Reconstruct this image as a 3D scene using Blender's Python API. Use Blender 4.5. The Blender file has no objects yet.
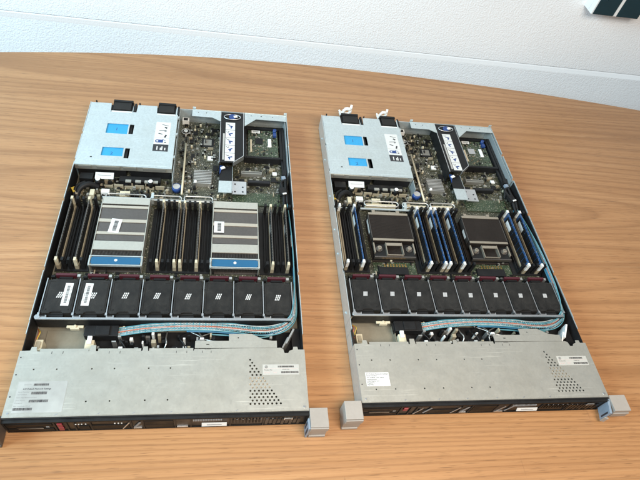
import bpy, bmesh, math, random
from mathutils import Vector, Matrix
from mathutils.geometry import tessellate_polygon
R = math.radians
sc = bpy.context.scene
col = sc.collection
rnd = random.Random(7)

# ------------------------------------------------------------------ materials
def new_mat(name):
    m = bpy.data.materials.new(name); m.use_nodes = True
    nt = m.node_tree; nt.nodes.clear()
    o = nt.nodes.new('ShaderNodeOutputMaterial'); b = nt.nodes.new('ShaderNodeBsdfPrincipled')
    nt.links.new(b.outputs[0], o.inputs[0])
    return m, nt, b
def node(nt, typ, **kw):
    n = nt.nodes.new(typ)
    for k, v in kw.items():
        if k in n.inputs: n.inputs[k].default_value = v
        else: setattr(n, k, v)
    return n
def coords(nt, scale=(1,1,1), rot=(0,0,0)):
    tc = nt.nodes.new('ShaderNodeTexCoord'); mp = nt.nodes.new('ShaderNodeMapping')
    mp.inputs['Scale'].default_value = scale; mp.inputs['Rotation'].default_value = rot
    nt.links.new(tc.outputs['Object'], mp.inputs[0]); return mp.outputs[0]
def ramp(nt, fac, stops):
    r = nt.nodes.new('ShaderNodeValToRGB'); e = r.color_ramp.elements
    while len(e) < len(stops): e.new(0.5)
    for i, (p, c) in enumerate(stops):
        e[i].position = p; e[i].color = (c[0], c[1], c[2], 1) if hasattr(c, '__len__') else (c, c, c, 1)
    nt.links.new(fac, r.inputs[0]); return r.outputs[0]
def mixc(nt, fac, a, b, mode='MIX'):
    n = nt.nodes.new('ShaderNodeMix'); n.data_type = 'RGBA'; n.blend_type = mode
    for sock, v in ((n.inputs[0], fac), (n.inputs[6], a), (n.inputs[7], b)):
        if hasattr(v, 'links'): nt.links.new(v, sock)
        elif hasattr(v, '__len__'): sock.default_value = (v[0], v[1], v[2], 1)
        else: sock.default_value = v
    return n.outputs[2]
def simple(name, c, rough=.5, metal=0., var=.18, scale=300., bump=0., bscale=900., coat=0., spec=.5):
    """base colour broken up by two noises, uneven roughness, optional grain bump"""
    m, nt, b = new_mat(name)
    v = coords(nt)
    n1 = node(nt, 'ShaderNodeTexNoise', Scale=scale, Detail=4.0); nt.links.new(v, n1.inputs[0])
    n2 = node(nt, 'ShaderNodeTexNoise', Scale=scale*.12, Detail=3.0); nt.links.new(v, n2.inputs[0])
    lo = [x*(1-var) for x in c]; hi = [min(1, x*(1+var)) for x in c]
    c1 = ramp(nt, n1.outputs[0], [(.3, lo), (.7, hi)])
    c2 = mixc(nt, .5, c1, ramp(nt, n2.outputs[0], [(.3, lo), (.7, hi)]))
    nt.links.new(c2, b.inputs['Base Color'])
    nt.links.new(ramp(nt, n2.outputs[0], [(.3, max(.02, rough-.09)), (.7, min(1, rough+.09))]), b.inputs['Roughness'])
    b.inputs['Metallic'].default_value = metal
    b.inputs['Specular IOR Level'].default_value = spec
    if coat: b.inputs['Coat Weight'].default_value = coat
    if bump:
        n3 = node(nt, 'ShaderNodeTexNoise', Scale=bscale, Detail=2.0); nt.links.new(v, n3.inputs[0])
        bp = node(nt, 'ShaderNodeBump', Strength=bump, Distance=.0004)
        nt.links.new(n3.outputs[0], bp.inputs['Height']); nt.links.new(bp.outputs[0], b.inputs['Normal'])
    return m
def steel(name, c, rough=.42, metal=.85, spang=.07, scratch=True):
    """zinc plated sheet: spangle, smudges, handling scratches"""
    m, nt, b = new_mat(name)
    v = coords(nt)
    vo = node(nt, 'ShaderNodeTexVoronoi', Scale=330.); nt.links.new(v, vo.inputs[0])
    sp = ramp(nt, vo.outputs['Color'], [(0., [x*(1-spang) for x in c]), (1., [min(1, x*(1+spang)) for x in c])])
    n1 = node(nt, 'ShaderNodeTexNoise', Scale=9., Detail=5., Roughness=.65); nt.links.new(v, n1.inputs[0])
    sm = ramp(nt, n1.outputs[0], [(.30, (.93, .92, .90)), (.55, (1, 1, 1)), (.78, (.96, .965, .975))])
    base = mixc(nt, 1., sp, sm, 'MULTIPLY')
    n2 = node(nt, 'ShaderNodeTexNoise', Scale=55., Detail=6., Roughness=.7); nt.links.new(v, n2.inputs[0])
    rr = ramp(nt, n2.outputs[0], [(.3, rough-.03), (.7, rough+.04)])
    if scratch:
        vs = coords(nt, (9, 420, 200), (0, 0, .05))
        n3 = node(nt, 'ShaderNodeTexNoise', Scale=1.2, Detail=3., Distortion=.6); nt.links.new(vs, n3.inputs[0])
        s1 = ramp(nt, n3.outputs[0], [(.62, 0.), (.68, 1.)])
        n4 = node(nt, 'ShaderNodeTexNoise', Scale=14., Detail=1.); nt.links.new(v, n4.inputs[0])
        s2 = ramp(nt, n4.outputs[0], [(.50, 0.), (.62, .8)])
        mk = mixc(nt, 1., s1, s2, 'MULTIPLY')
        base = mixc(nt, mk, base, [min(1, x*1.35) for x in c])
        # grime specks
        n5 = node(nt, 'ShaderNodeTexNoise', Scale=520., Detail=1.); nt.links.new(v, n5.inputs[0])
        base = mixc(nt, ramp(nt, n5.outputs[0], [(.72, 0.), (.80, .35)]), base, [x*.45 for x in c])
    nt.links.new(base, b.inputs['Base Color']); nt.links.new(rr, b.inputs['Roughness'])
    b.inputs['Metallic'].default_value = metal
    bp0 = node(nt, 'ShaderNodeBump', Strength=.10, Distance=.004)
    nt.links.new(n1.outputs[0], bp0.inputs['Height'])
    bp = node(nt, 'ShaderNodeBump', Strength=.02, Distance=.0004)
    nt.links.new(bp0.outputs[0], bp.inputs['Normal'])
    nt.links.new(n2.outputs[0], bp.inputs['Height']); nt.links.new(bp.outputs[0], b.inputs['Normal'])
    return m
def board_mat(name, base, trace, dark):
    """circuit board: solder mask, copper runs and pads"""
    m, nt, b = new_mat(name)
    v = coords(nt)
    br = node(nt, 'ShaderNodeTexBrick', Scale=95.); br.offset = .37; br.squash = .6
    br.inputs['Mortar Size'].default_value = .05
    nt.links.new(v, br.inputs[0])
    vo = node(nt, 'ShaderNodeTexVoronoi', Scale=210.); vo.distance = 'CHEBYCHEV'; nt.links.new(v, vo.inputs[0])
    n1 = node(nt, 'ShaderNodeTexNoise', Scale=40., Detail=5.); nt.links.new(v, n1.inputs[0])
    c = ramp(nt, n1.outputs[0], [(.35, dark), (.65, base)])
    c = mixc(nt, ramp(nt, br.outputs['Fac'], [(.4, 0.), (.6, .5)]), c, trace)
    c = mixc(nt, ramp(nt, vo.outputs['Distance'], [(.10, .85), (.17, 0.)]), c, (.20, .18, .11))
    n2 = node(nt, 'ShaderNodeTexNoise', Scale=420., Detail=2.); nt.links.new(v, n2.inputs[0])
    c = mixc(nt, ramp(nt, n2.outputs[0], [(.60, 0.), (.66, .8)]), c, (.30, .29, .23))
    nt.links.new(c, b.inputs['Base Color']); b.inputs['Roughness'].default_value = .42
    return m
def wood_mat():
    """veneer: broad tone drift, growth-ring lines that wander into cathedrals, short dark pores, all running along x"""
    m, nt, b = new_mat('beech_laminate')
    def noise(scale, sc3, rot=0., **k):
        n = node(nt, 'ShaderNodeTexNoise', Scale=scale, **k); nt.links.new(coords(nt, sc3, (0, 0, rot)), n.inputs[0]); return n.outputs[0]
    tone = noise(1.6, (.7, 14, 1), .02, Detail=4., Roughness=.55, Distortion=.2)
    fine = noise(1.0, (2.4, 230, 1), 0, Detail=5., Roughness=.65)
    pores = noise(1.0, (26, 640, 1), 0, Detail=2., Roughness=.6)
    drift = noise(1.0, (.8, 1.6, 1), .3, Detail=2.)
    c = ramp(nt, tone, [(.25, (.355, .178, .076)), (.5, (.420, .217, .095)), (.75, (.466, .250, .115))])
    # rings: level lines of a long smooth field
    field = noise(1.0, (.17, 3.0, 1), -.03, Detail=1.2, Roughness=.35, Distortion=.18)
    mul = node(nt, 'ShaderNodeMath', operation='MULTIPLY'); mul.inputs[1].default_value = 58.; nt.links.new(field, mul.inputs[0])
    fr = node(nt, 'ShaderNodeMath', operation='FRACT'); nt.links.new(mul.outputs[0], fr.inputs[0])
    ring = ramp(nt, fr.outputs[0], [(.0, .62), (.10, .50), (.34, .10), (.70, .0), (.93, .16), (1., .62)])
    ringm = mixc(nt, 1., ring, ramp(nt, fine, [(.30, .35), (.62, 1.)]), 'MULTIPLY')
    c = mixc(nt, ringm, c, (.215, .095, .036))
    c = mixc(nt, ramp(nt, fine, [(.28, .60), (.50, 0.)]), c, (.235, .115, .050))
    c = mixc(nt, ramp(nt, fine, [(.54, 0.), (.76, .45)]), c, (.52, .33, .175))
    c = mixc(nt, ramp(nt, pores, [(.30, .60), (.42, 0.)]), c, (.13, .062, .028))
    c = mixc(nt, 1., c, ramp(nt, drift, [(.3, (.90, .88, .86)), (.7, (1.0, 1.0, 1.0))]), 'MULTIPLY')
    # handling marks: faint cross scuffs
    sc1 = noise(1.0, (210, 7, 1), .5, Detail=1.); sc2 = noise(1.0, (5, 5, 1), 0, Detail=2.)
    c = mixc(nt, mixc(nt, 1., ramp(nt, sc1, [(.74, 0.), (.78, .5)]), ramp(nt, sc2, [(.55, 0.), (.66, 1.)]), 'MULTIPLY'), c, (.15, .075, .035))
    nt.links.new(c, b.inputs['Base Color'])
    nt.links.new(ramp(nt, fine, [(.3, .42), (.6, .30)]), b.inputs['Roughness'])
    bp = node(nt, 'ShaderNodeBump', Strength=.08, Distance=.0003)
    nt.links.new(pores, bp.inputs['Height']); nt.links.new(bp.outputs[0], b.inputs['Normal'])
    return m
def wall_mat(name='painted_wallpaper', strength=.46):
    m, nt, b = new_mat(name)
    v = coords(nt, (1, 1, 1))
    n1 = node(nt, 'ShaderNodeTexNoise', Scale=240., Detail=1.5, Roughness=.5, Distortion=.4); nt.links.new(v, n1.inputs[0])
    n3 = node(nt, 'ShaderNodeTexNoise', Scale=260., Detail=2.); nt.links.new(v, n3.inputs[0])
    n2 = node(nt, 'ShaderNodeTexNoise', Scale=3., Detail=3.); nt.links.new(v, n2.inputs[0])
    nt.links.new(ramp(nt, n2.outputs[0], [(.3, (.80, .83, .855)), (.7, (.84, .87, .895))]), b.inputs['Base Color'])
    b.inputs['Roughness'].default_value = .6
    h = mixc(nt, .25, ramp(nt, n1.outputs[0], [(.35, 0.), (.68, 1.)]), n3.outputs[0])
    bp = node(nt, 'ShaderNodeBump', Strength=strength, Distance=.0016)
    nt.links.new(h, bp.inputs['Height']); nt.links.new(bp.outputs[0], b.inputs['Normal'])
    return m
M = {}
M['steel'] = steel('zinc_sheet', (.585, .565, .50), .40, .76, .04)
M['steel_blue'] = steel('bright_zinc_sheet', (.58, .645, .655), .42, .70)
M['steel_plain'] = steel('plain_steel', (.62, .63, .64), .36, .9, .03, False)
M['steel_dark'] = steel('dark_steel', (.30, .29, .26), .5, .6, .05, False)  # darker, duller steel for small parts and patches
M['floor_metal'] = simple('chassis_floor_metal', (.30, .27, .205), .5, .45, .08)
M['black'] = simple('black_plastic', (.009, .009, .0095), .52, 0, .25, 500, .15, spec=.3)
M['black_soft'] = simple('dark_fan_plastic', (.0125, .012, .0115), .55, 0, .10, 900, .25, 1600, spec=.22)
def dusty(name, c, rough):
    m, nt, b = new_mat(name); v = coords(nt)
    n1 = node(nt, 'ShaderNodeTexNoise', Scale=42., Detail=6., Roughness=.7); nt.links.new(v, n1.inputs[0])
    n2 = node(nt, 'ShaderNodeTexNoise', Scale=1500., Detail=1.); nt.links.new(v, n2.inputs[0])
    oi = node(nt, 'ShaderNodeObjectInfo')
    base = mixc(nt, oi.outputs['Random'], c, [x*1.5 for x in c])
    d = mixc(nt, 1., ramp(nt, n1.outputs[0], [(.42, 0.), (.75, .5)]), ramp(nt, n2.outputs[0], [(.45, .2), (.7, 1.)]), 'MULTIPLY')
    nt.links.new(mixc(nt, d, base, (.075, .070, .062)), b.inputs['Base Color'])
    nt.links.new(ramp(nt, n1.outputs[0], [(.35, rough-.12), (.7, rough+.15)]), b.inputs['Roughness'])
    b.inputs['Specular IOR Level'].default_value = .25
    bp = node(nt, 'ShaderNodeBump', Strength=.2, Distance=.0003); nt.links.new(n2.outputs[0], bp.inputs['Height']); nt.links.new(bp.outputs[0], b.inputs['Normal'])
    return m
M['black_soft'] = dusty('dark_fan_plastic', (.0115, .011, .0105), .52)
M['black_gloss'] = simple('gloss_black_plastic', (.007, .007, .0075), .4, 0, .1, spec=.3)
M['brown_black'] = simple('dark_drive_blank', (.0075, .006, .005), .55, 0, .2, 400, .1, spec=.2)
M['white'] = simple('white_plastic', (.74, .74, .71), .45, 0, .05)
M['paper'] = simple('label_paper', (.62, .62, .60), .55, 0, .03)
M['clear_label'] = simple('frosted_label', (.51, .50, .465), .40, .55, .03)
M['paper_dull'] = simple('aged_label_paper', (.40, .39, .36), .5, 0, .05)
M['ink'] = simple('label_ink', (.025, .025, .03), .6, 0, .2)
M['grey_ink'] = simple('grey_print', (.22, .22, .22), .6, 0, .2)
M['pink_ink'] = simple('pink_rule', (.62, .42, .40), .6, 0, .1)
M['cream'] = simple('cream_plastic', (.56, .50, .36), .45, 0, .08)
M['tan'] = simple('tan_slot_plastic', (.31, .265, .185), .45, 0, .10)
M['blue'] = simple('blue_touch_plastic', (.010, .095, .20), .40, 0, .06, spec=.5)
M['cyan'] = simple('sky_blue_paint', (.025, .29, .56), .5, 0, .08)
M['navy'] = simple('navy_plastic', (.012, .045, .18), .4, 0, .12)
M['maroon'] = simple('maroon_plastic', (.060, .010, .016), .42, 0, .15)
M['red'] = simple('red_release', (.22, .02, .03), .42, 0, .15)
M['fin'] = simple('aluminium_fin', (.15, .135, .125), .42, .8, .12, 250)
M['band'] = simple('nickel_band', (.58, .52, .43), .36, .75, .06)
M['drab'] = simple('drab_ceramic', (.22, .185, .12), .5, 0, .2)
M['drab_metal'] = simple('dull_tin', (.38, .37, .33), .45, .5, .15)
M['grey_mark'] = simple('worn_print', (.40, .40, .40), .5, 0, .1)
M['fin_dark'] = simple('dark_copper_fin', (.075, .060, .052), .45, .7, .15, 250)
M['band_dull'] = simple('dull_nickel_band', (.40, .35, .28), .4, .7, .1)
M['gold'] = simple('gold_contact', (.65, .44, .16), .35, .9, .1)
M['solder'] = simple('tinned_metal', (.60, .59, .56), .35, .85, .1)
M['teal'] = simple('teal_wire_jacket', (.085, .24, .285), .42, 0, .15, 600)
M['teal_dark'] = simple('blue_wire_jacket', (.03, .14, .24), .36, 0, .15, 600)
M['braid'] = simple('silver_braid', (.36, .40, .40), .4, .3, .45, 1600)
M['orange'] = simple('red_stripe_wire', (.42, .12, .07), .45, 0, .12)
M['yellow'] = simple('yellow_wire', (.60, .42, .05), .45, 0, .1)
M['pcb'] = board_mat('olive_circuit_board', (.040, .040, .024), (.058, .058, .034), (.014, .015, .009))
M['pcb_green'] = board_mat('green_circuit_board', (.026, .048, .026), (.06, .08, .04), (.010, .02, .011))
M['pcb_blue'] = board_mat('blue_memory_board', (.012, .065, .20), (.05, .14, .30), (.006, .022, .065))
M['pcb_tan'] = board_mat('drab_memory_board', (.05, .055, .035), (.10, .10, .06), (.02, .02, .012))
M['ear'] = simple('warm_grey_plastic', (.30, .27, .24), .5, 0, .05, 200, .1)
M['ear_shade'] = simple('shaded_grey_plastic', (.075, .060, .050), .5, 0, .08, 200, .1)  # the grey ear plastic with its shadow painted into the colour
M['ear_blue'] = simple('cool_grey_plastic', (.20, .25, .31), .42, 0, .06, 200, .1)
M['wood'] = wood_mat()
M['wood_edge'] = simple('beech_edge_band', (.36, .21, .10), .5, 0, .15, 120)
M['wall'] = wall_mat()
M['wall_smooth'] = wall_mat('painted_caulk', .10)
M['box_white'] = simple('white_enamel', (.76, .78, .78), .35, 0, .02)
M['teal_panel'] = simple('dark_teal_panel', (.006, .032, .045), .34, 0, .12)

# ------------------------------------------------------------------ mesh builder
class MB:
    def __init__(s): s.v = []; s.f = []; s.m = []; s.sm = []
    def face(s, idx, m=0, sm=False): s.f.append(idx); s.m.append(m); s.sm.append(sm)
    def box(s, x0, y0, z0, x1, y1, z1, m=0):
        if x0 > x1: x0, x1 = x1, x0
        if y0 > y1: y0, y1 = y1, y0
        b = len(s.v)
        s.v += [(x, y, z) for z in (z0, z1) for x, y in ((x0, y0), (x1, y0), (x1, y1), (x0, y1))]
        for q in ((3, 2, 1, 0), (4, 5, 6, 7), (0, 1, 5, 4), (1, 2, 6, 5), (2, 3, 7, 6), (3, 0, 4, 7)):
            s.face([b+i for i in q], m)
        return s
    def obox(s, c, size, rz=0, m=0, rx=0, ry=0):
        b = len(s.v); mt = Matrix.Translation(c) @ Matrix.Rotation(rz, 4, 'Z') @ Matrix.Rotation(rx, 4, 'X') @ Matrix.Rotation(ry, 4, 'Y')
        hx, hy, hz = [k/2 for k in size]
        s.v += [tuple(mt @ Vector((x, y, z))) for z in (-hz, hz) for x, y in ((-hx, -hy), (hx, -hy), (hx, hy), (-hx, hy))]
        for q in ((3, 2, 1, 0), (4, 5, 6, 7), (0, 1, 5, 4), (1, 2, 6, 5), (2, 3, 7, 6), (3, 0, 4, 7)):
            s.face([b+i for i in q], m)
        return s
    def plate(s, outer, holes, z0, z1, m=0, mside=None):
        """sheet with real cut-outs"""
        mside = m if mside is None else mside
        loops = [outer] + list(holes)
        flat = [Vector((x, y, 0)) for lp in loops for x, y in lp]
        tris = tessellate_polygon([[Vector((x, y, 0)) for x, y in lp] for lp in loops])
        b = len(s.v); n = len(flat)
        s.v += [(p.x, p.y, z1) for p in flat] + [(p.x, p.y, z0) for p in flat]
        for t in tris:
            a, c, d = [flat[i] for i in t]
            if (c-a).cross(d-a).z < 0: t = (t[0], t[2], t[1])
            s.face([b+i for i in t], m); s.face([b+n+i for i in reversed(t)], m)
        o = b
        for k, lp in enumerate(loops):
            L = len(lp); area = sum(lp[i][0]*lp[(i+1) % L][1]-lp[(i+1) % L][0]*lp[i][1] for i in range(L))
            flip = (area < 0) != (k > 0)
            for i in range(L):
                j = (i+1) % L; q = [o+i, o+n+i, o+n+j, o+j]
                s.face(q if not flip else q[::-1], mside)
            o += L
        return s
    def cyl(s, c, r, z0, z1, n=16, m=0, r2=None, mtop=None):
        r2 = r if r2 is None else r2; b = len(s.v)
        for z, rr in ((z0, r), (z1, r2)):
            s.v += [(c[0]+rr*math.cos(2*math.pi*i/n), c[1]+rr*math.sin(2*math.pi*i/n), z) for i in range(n)]
        for i in range(n): s.face([b+i, b+(i+1) % n, b+n+(i+1) % n, b+n+i], m, n > 8)
        s.face([b+n+i for i in range(n)], m if mtop is None else mtop); s.face([b+i for i in reversed(range(n))], m)
        return s
    def tube(s, pts, r, n=8, m=0, closed=False, flat=None):
        pts = [Vector(p) for p in pts]; L = len(pts); b = len(s.v)
        for i, p in enumerate(pts):
            a = pts[(i-1) % L] if closed or i else p; c = pts[(i+1) % L] if closed or i < L-1 else p
            t = (c-a).normalized()
            up = Vector((0, 0, 1)) if abs(t.z) < .9 else Vector((0, 1, 0))
            sx = t.cross(up).normalized(); sy = sx.cross(t).normalized()
            rx, ry = (r, r) if flat is None else flat
            for k in range(n):
                g = 2*math.pi*k/n; s.v.append(tuple(p+sx*rx*math.cos(g)+sy*ry*math.sin(g)))
        for i in range(L if closed else L-1):
            j = (i+1) % L
            for k in range(n): s.face([b+i*n+k, b+i*n+(k+1) % n, b+j*n+(k+1) % n, b+j*n+k], m, True)
        if not closed:
            s.face([b+k for k in reversed(range(n))], m); s.face([b+(L-1)*n+k for k in range(n)], m)
        return s
    def text(s, body, x, y, z, size, m=0, rz=0, bold=.0):
        cu = bpy.data.curves.new('t', 'FONT'); cu.body = body; cu.size = size; cu.resolution_u = 2; cu.offset = bold
        o = bpy.data.objects.new('t', cu); col.objects.link(o)
        dg = bpy.context.evaluated_depsgraph_get(); me = bpy.data.meshes.new_from_object(o.evaluated_get(dg))
        b = len(s.v); mt = Matrix.Translation((x, y, z)) @ Matrix.Rotation(rz, 4, 'Z')
        s.v += [tuple(mt @ p.co) for p in me.vertices]
        for p in me.polygons: s.face([b+i for i in p.vertices], m)
        bpy.data.objects.remove(o); bpy.data.curves.remove(cu); bpy.data.meshes.remove(me)
        return s
    def xform(s, mt, start=0):
        for i in range(start, len(s.v)): s.v[i] = tuple(mt @ Vector(s.v[i]))
        return s
    def mesh(s, name, mats):
        me = bpy.data.meshes.new(name); me.from_pydata(s.v, [], s.f)
        for k in mats: me.materials.append(M[k])
        for p, mi, sm in zip(me.polygons, s.m, s.sm): p.material_index = mi; p.use_smooth = sm
        me.validate(); me.update(); return me
def link(name, me, parent=None, loc=(0, 0, 0), rz=0., bevel=0.):
    o = bpy.data.objects.new(name, me); col.objects.link(o); o.location = loc; o.rotation_euler = (0, 0, rz)
    if parent: o.parent = parent
    if bevel:
        bv = o.modifiers.new('edge', 'BEVEL'); bv.width = bevel; bv.segments = 2; bv.limit_method = 'ANGLE'; bv.angle_limit = R(40)
        bv.harden_normals = False
    return o
def tag(o, label=None, cat=None, kind=None, group=None):
    if label: o['label'] = label
    if cat: o['category'] = cat
    if kind: o['kind'] = kind
    if group: o['group'] = group
    return o
CACHE = {}
def part(name, mats, fn, parent, loc=(0, 0, 0), rz=0., bevel=0., key=None, label=None):
    if key and key in CACHE: me = CACHE[key]
    else:
        mb = MB(); fn(mb); me = mb.mesh(name, mats)
        if key: CACHE[key] = me
    o = link(name, me, parent, loc, rz, bevel)
    if label: o['label'] = label
    return o
def rep(src, parent, loc=None):
    """another instance of a part with its sub-parts"""
    c = src.copy(); col.objects.link(c); c.parent = parent
    if loc is not None: c.location = loc
    for ch in list(src.children):
        d = ch.copy(); col.objects.link(d); d.parent = c
    return c
def barcode(b, x0, y0, x1, y1, z, m, horiz=True, seed=1):
    r = random.Random(seed); p = 0.; L = (x1-x0) if horiz else (y1-y0)
    while p < L:
        w = L*r.choice((.008, .012, .02, .028)); w = min(w, L-p)
        if horiz: b.box(x0+p, y0, z, x0+p+w, y1, z+.00006, m)
        else: b.box(x0, y0+p, z, x1, y0+p+w, z+.00006, m)
        p += w+L*r.choice((.006, .01, .016))
def circle(cx, cy, r, n=10): return [(cx+r*math.cos(2*math.pi*i/n), cy+r*math.sin(2*math.pi*i/n)) for i in range(n)]
def rect(x0, y0, x1, y1): return [(x0, y0), (x1, y0), (x1, y1), (x0, y1)]
def smooth_path(pts, n=8):
    P = [Vector(p) for p in pts]; out = []
    for i in range(len(P)-1):
        a, b, c, d = P[max(i-1, 0)], P[i], P[i+1], P[min(i+2, len(P)-1)]
        for k in range(n):
            t = k/n
            out.append(.5*((2*b)+(c-a)*t+(2*a-5*b+4*c-d)*t*t+(3*b-a-3*c+d)*t**3))
    out.append(P[-1]); return out

# ------------------------------------------------------------------ one server
FANX = [-.1815+.0513*i for i in range(8)]
FILLED = [-.204, -.173, -.036, -.006, .004, .033, .172, .201]
EMPTY = [-.1937, -.1833, -.1627, -.0463, -.026, -.016, .0135, .0235, .0433, .0535, .1615, .1817, .1913, .2100]

def make_server(left, loc, rz):
    root = bpy.data.objects.new('rack_server', None); col.objects.link(root)
    root.location = loc; root.rotation_euler = (0, 0, rz); root.empty_display_size = .1
    P = root
    rs = random.Random(3 if left else 11)
    # ---- chassis tray: floor, side walls with notches, rear wall
    def chassis(b):
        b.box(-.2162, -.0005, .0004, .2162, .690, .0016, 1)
        for s in (-1, 1):
            xo, xi = s*.2174, s*.2162
            # side wall in sections: hooks and slots along its rim
            cuts = [(-.0005, .098, .0425), (.0985, .128, .030), (.1285, .150, .041), (.1505, .245, .0425), (.2452, .252, .037), (.2525, .40, .0425),
                    (.4005, .407, .036), (.4075, .505, .0425), (.5055, .512, .038), (.5125, .585, .0425), (.5855, .592, .037), (.5925, .690, .0425)]
            for y0, y1, zt in cuts: b.box(xo, y0, .0004, xi, y1, zt, 0)
            b.box(s*.2150, .100, .0017, s*.2161, .500, .0402, 2)  # added black liner, stands in for interior shade on the wall
            b.box(s*.2125, .505, .0017, s*.2133, .688, .0395, 0)
            for y in (.17, .30, .36, .45, .56, .63): b.cyl((s*.2174+s*.0006, y), .0022, .018, .022, 8, 0)
        b.box(-.2162, .6888, .0016, .2162, .690, .022, 0)
        b.box(-.0265, .6868, .0222, .2162, .688, .0412, 0)
        for x in (.003, .2105): b.box(x, .6882, .0222, x+.007, .6894, .0485, 0)
        b.box(-.0262, .470, .0017, -.0252, .6866, .034, 0)
    part('chassis', ['steel_blue', 'floor_metal', 'black'], chassis, P, key='chassis')
    # ---- front cover sheet: tabs on the rear edge, vent triangle, punched holes
    def cover(b):
        holes = []
        for k in range(15):
            for i in range(k//2+1):
                holes.append(circle(.1281+(k % 2)*.0033+i*.0066, .0815-k*.00508, .00168, 8))
        for x in (-.1913, -.1592, -.1096, -.0771, -.0268, .0055): holes.append(circle(x, .0690, .0013, 8))
        for x in (-.1912, -.1588, -.1095, -.0768, -.0272, .0053): holes.append(circle(x, .0194, .0013, 8))
        if left: holes = [h for h in holes if not (len(h) == 8 and h[0][0] < -.15 and h[0][1] < .03)]
        out = [(-.2172, -.0006), (.2172, -.0006), (.2172, .0985), (.2065, .0985), (.2055, .1035), (.199, .1035), (.198, .0985), (.192, .0965), (.190, .0925), (.184, .0925),
               (.182, .100), (.177, .102), (.172, .1015), (.1315, .1015), (.0400, .1005), (.0390, .0975), (-.0310, .0975), (-.0320, .1050), (-.0385, .1050),
               (-.0395, .0975), (-.1085, .0975), (-.1095, .1075), (-.1175, .1075), (-.1185, .0975), (-.1920, .0975), (-.1940, .0990), (-.1950, .1050), (-.2020, .1050), (-.2030, .0990), (-.2172, .0985)]
        b.plate(out, holes, .0428, .0438, 0)
        # stamped rear flange, one step lower, with slots
        b.plate([(-.19, .0980), (-.12, .0980), (-.12, .1030), (-.19, .1030)], [], .0405, .0414, 0)
        b.plate([(-.106, .0980), (-.042, .0980), (-.042, .1030), (-.106, .1030)], [], .0405, .0414, 0)
        b.plate([(-.030, .0980), (.038, .0980), (.038, .1030), (-.030, .1030)], [], .0405, .0414, 0)
        # shallow bent lines
        for x in (-.172, -.156, -.089, -.073, .012, .028, .052, .066): b.box(x, .0935, .0438, x+.0007, .0973, .04395, 1)
        # rolled-over front lip with stake marks
        b.box(-.2172, -.0016, .0400, .2172, -.0007, .0435, 0)
        for x in (-.146, -.089, -.040, .012, .060, .108): b.obox((x, .0012, .04386), (.004, .0014, .0002), .5, 2)
        b.cyl((.2105, .0042), .0019, .0438, .0446, 10, 2); b.cyl((-.2105, .0042), .0016, .0438, .0443, 10, 2)
        for y in (.028, .061, .088): b.cyl((-.2135, y), .0011, .0438, .0441, 8, 1)
    lid = part('front_cover', ['steel', 'ink', 'steel_plain'], cover, P, key='cover%d' % left)
    part('vent_backing', ['band'], lambda b: [b.box(.12, .0350, .0408, .172, .0535, .0418, 0), b.box(.126, .0505, .0419, .15, .0510, .0424, 0)], P, key='ventb')
    # raised latch plate behind the cover
    def latchplate(b):
        b.plate(rect(.0405, .1020, .1720, .1145), [rect(.058, .1075, .063, .1090)], .0424, .0436, 0)
        b.plate([(.0940, .1147), (.1640, .1147), (.1500, .1170), (.1310, .1270), (.0940, .1270)], [circle(.109, .1200, .0012, 8)], .0422, .0434, 0)
        b.box(.0560, .1000, .0439, .0655, .1004, .0442, 1)
    part('latch_plate', ['steel', 'ink'], latchplate, P, key='latch%d' % left)
    # ---- labels on the front cover
    if left:
        def lab(b):
            z = .04385; b.box(-.2068, .0045, z, -.1395, .0505, z+.00015, 0); z += .0002
            barcode(b, -.1855, .0440, -.1650, .0472, z, 1, seed=1); barcode(b, -.1860, .0310, -.1650, .0350, z, 1, seed=2)
            barcode(b, -.1868, .0195, -.1610, .0232, z, 1, seed=3); barcode(b, -.2055, .0082, -.1800, .0118, z, 1, seed=4)
            b.text('Serial No.', -.1985, .0448, z, .0028, 2); b.text('iLO Default Network Settings', -.1985, .0382, z, .0031, 1, bold=.00008)
            b.text('Serial Number', -.2040, .0338, z, .0026, 2); b.text('ILO Default', -.2040, .0303, z, .0026, 2)
            b.text('User Name:', -.2045, .0258, z, .0027, 2); b.text('Administrator', -.1925, .0258, z, .0027, 2)
            b.text('DNS Name:', -.2048, .0215, z, .0026, 2); b.text('Password', -.2050, .0178, z, .0026, 2)
            b.text('Part Number', -.2055, .0133, z, .0026, 2); b.text('ILOPASS', -.1925, .0133, z, .0026, 2)
        part('settings_label', ['clear_label', 'ink', 'grey_ink', 'paper'], lab, lid, label='large pale label with barcodes and small print')
    else:
        def lab(b):
            z = .04385; b.box(-.2058, .0245, z, -.1664, .0477, z+.0002, 0); z += .0003
            for i in range(7):
                b.text(('iLO Default Network Settings', 'Serial Number', 'ILO Default User Name', 'Administrator', 'DNS Name: ILO', 'Password', 'Part No.')[i], -.2044, .0440-i*.0030, z, .0030, 1, bold=.00006)
        part('settings_label', ['paper', 'ink'], lab, lid, label='small white paper label with lines of print')
    def slab(b):
        z = .04385; b.box(.1477, .0558, z, .2060, .0730, z+.0002, 0); z += .0003
        b.cyl((.1535, .0690), .0023, z, z+.00005, 14, 1); b.cyl((.1535, .0690), .0017, z+.00006, z+.0001, 14, 0)
        for i in (0, 1): b.obox((.1530+i*.0010, .0690, z+.00015), (.0004, .0030, .00004), -.3, 1)
        barcode(b, .1720, .0680, .1975, .0708, z, 1, seed=5); barcode(b, .1770, .0582, .2045, .0614, z, 1, seed=6)
        b.text('Product No.', .1500, .0630, z, .0026, 1); b.text('654081-B21', .1790, .0638, z, .0024, 1)
        b.text('Serial No.', .1495, .0585, z, .0026, 2); b.text('CZ32', .1640, .0585, z, .0026, 2)
        b.box(.1490, .0659, z, .2045, .0661, z+.00005, 2); b.box(.1490, .0618, z, .1740, .0620, z+.00005, 2)
    part('serial_label', ['paper_dull', 'ink', 'pink_ink'], slab, lid, key='slab')
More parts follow.
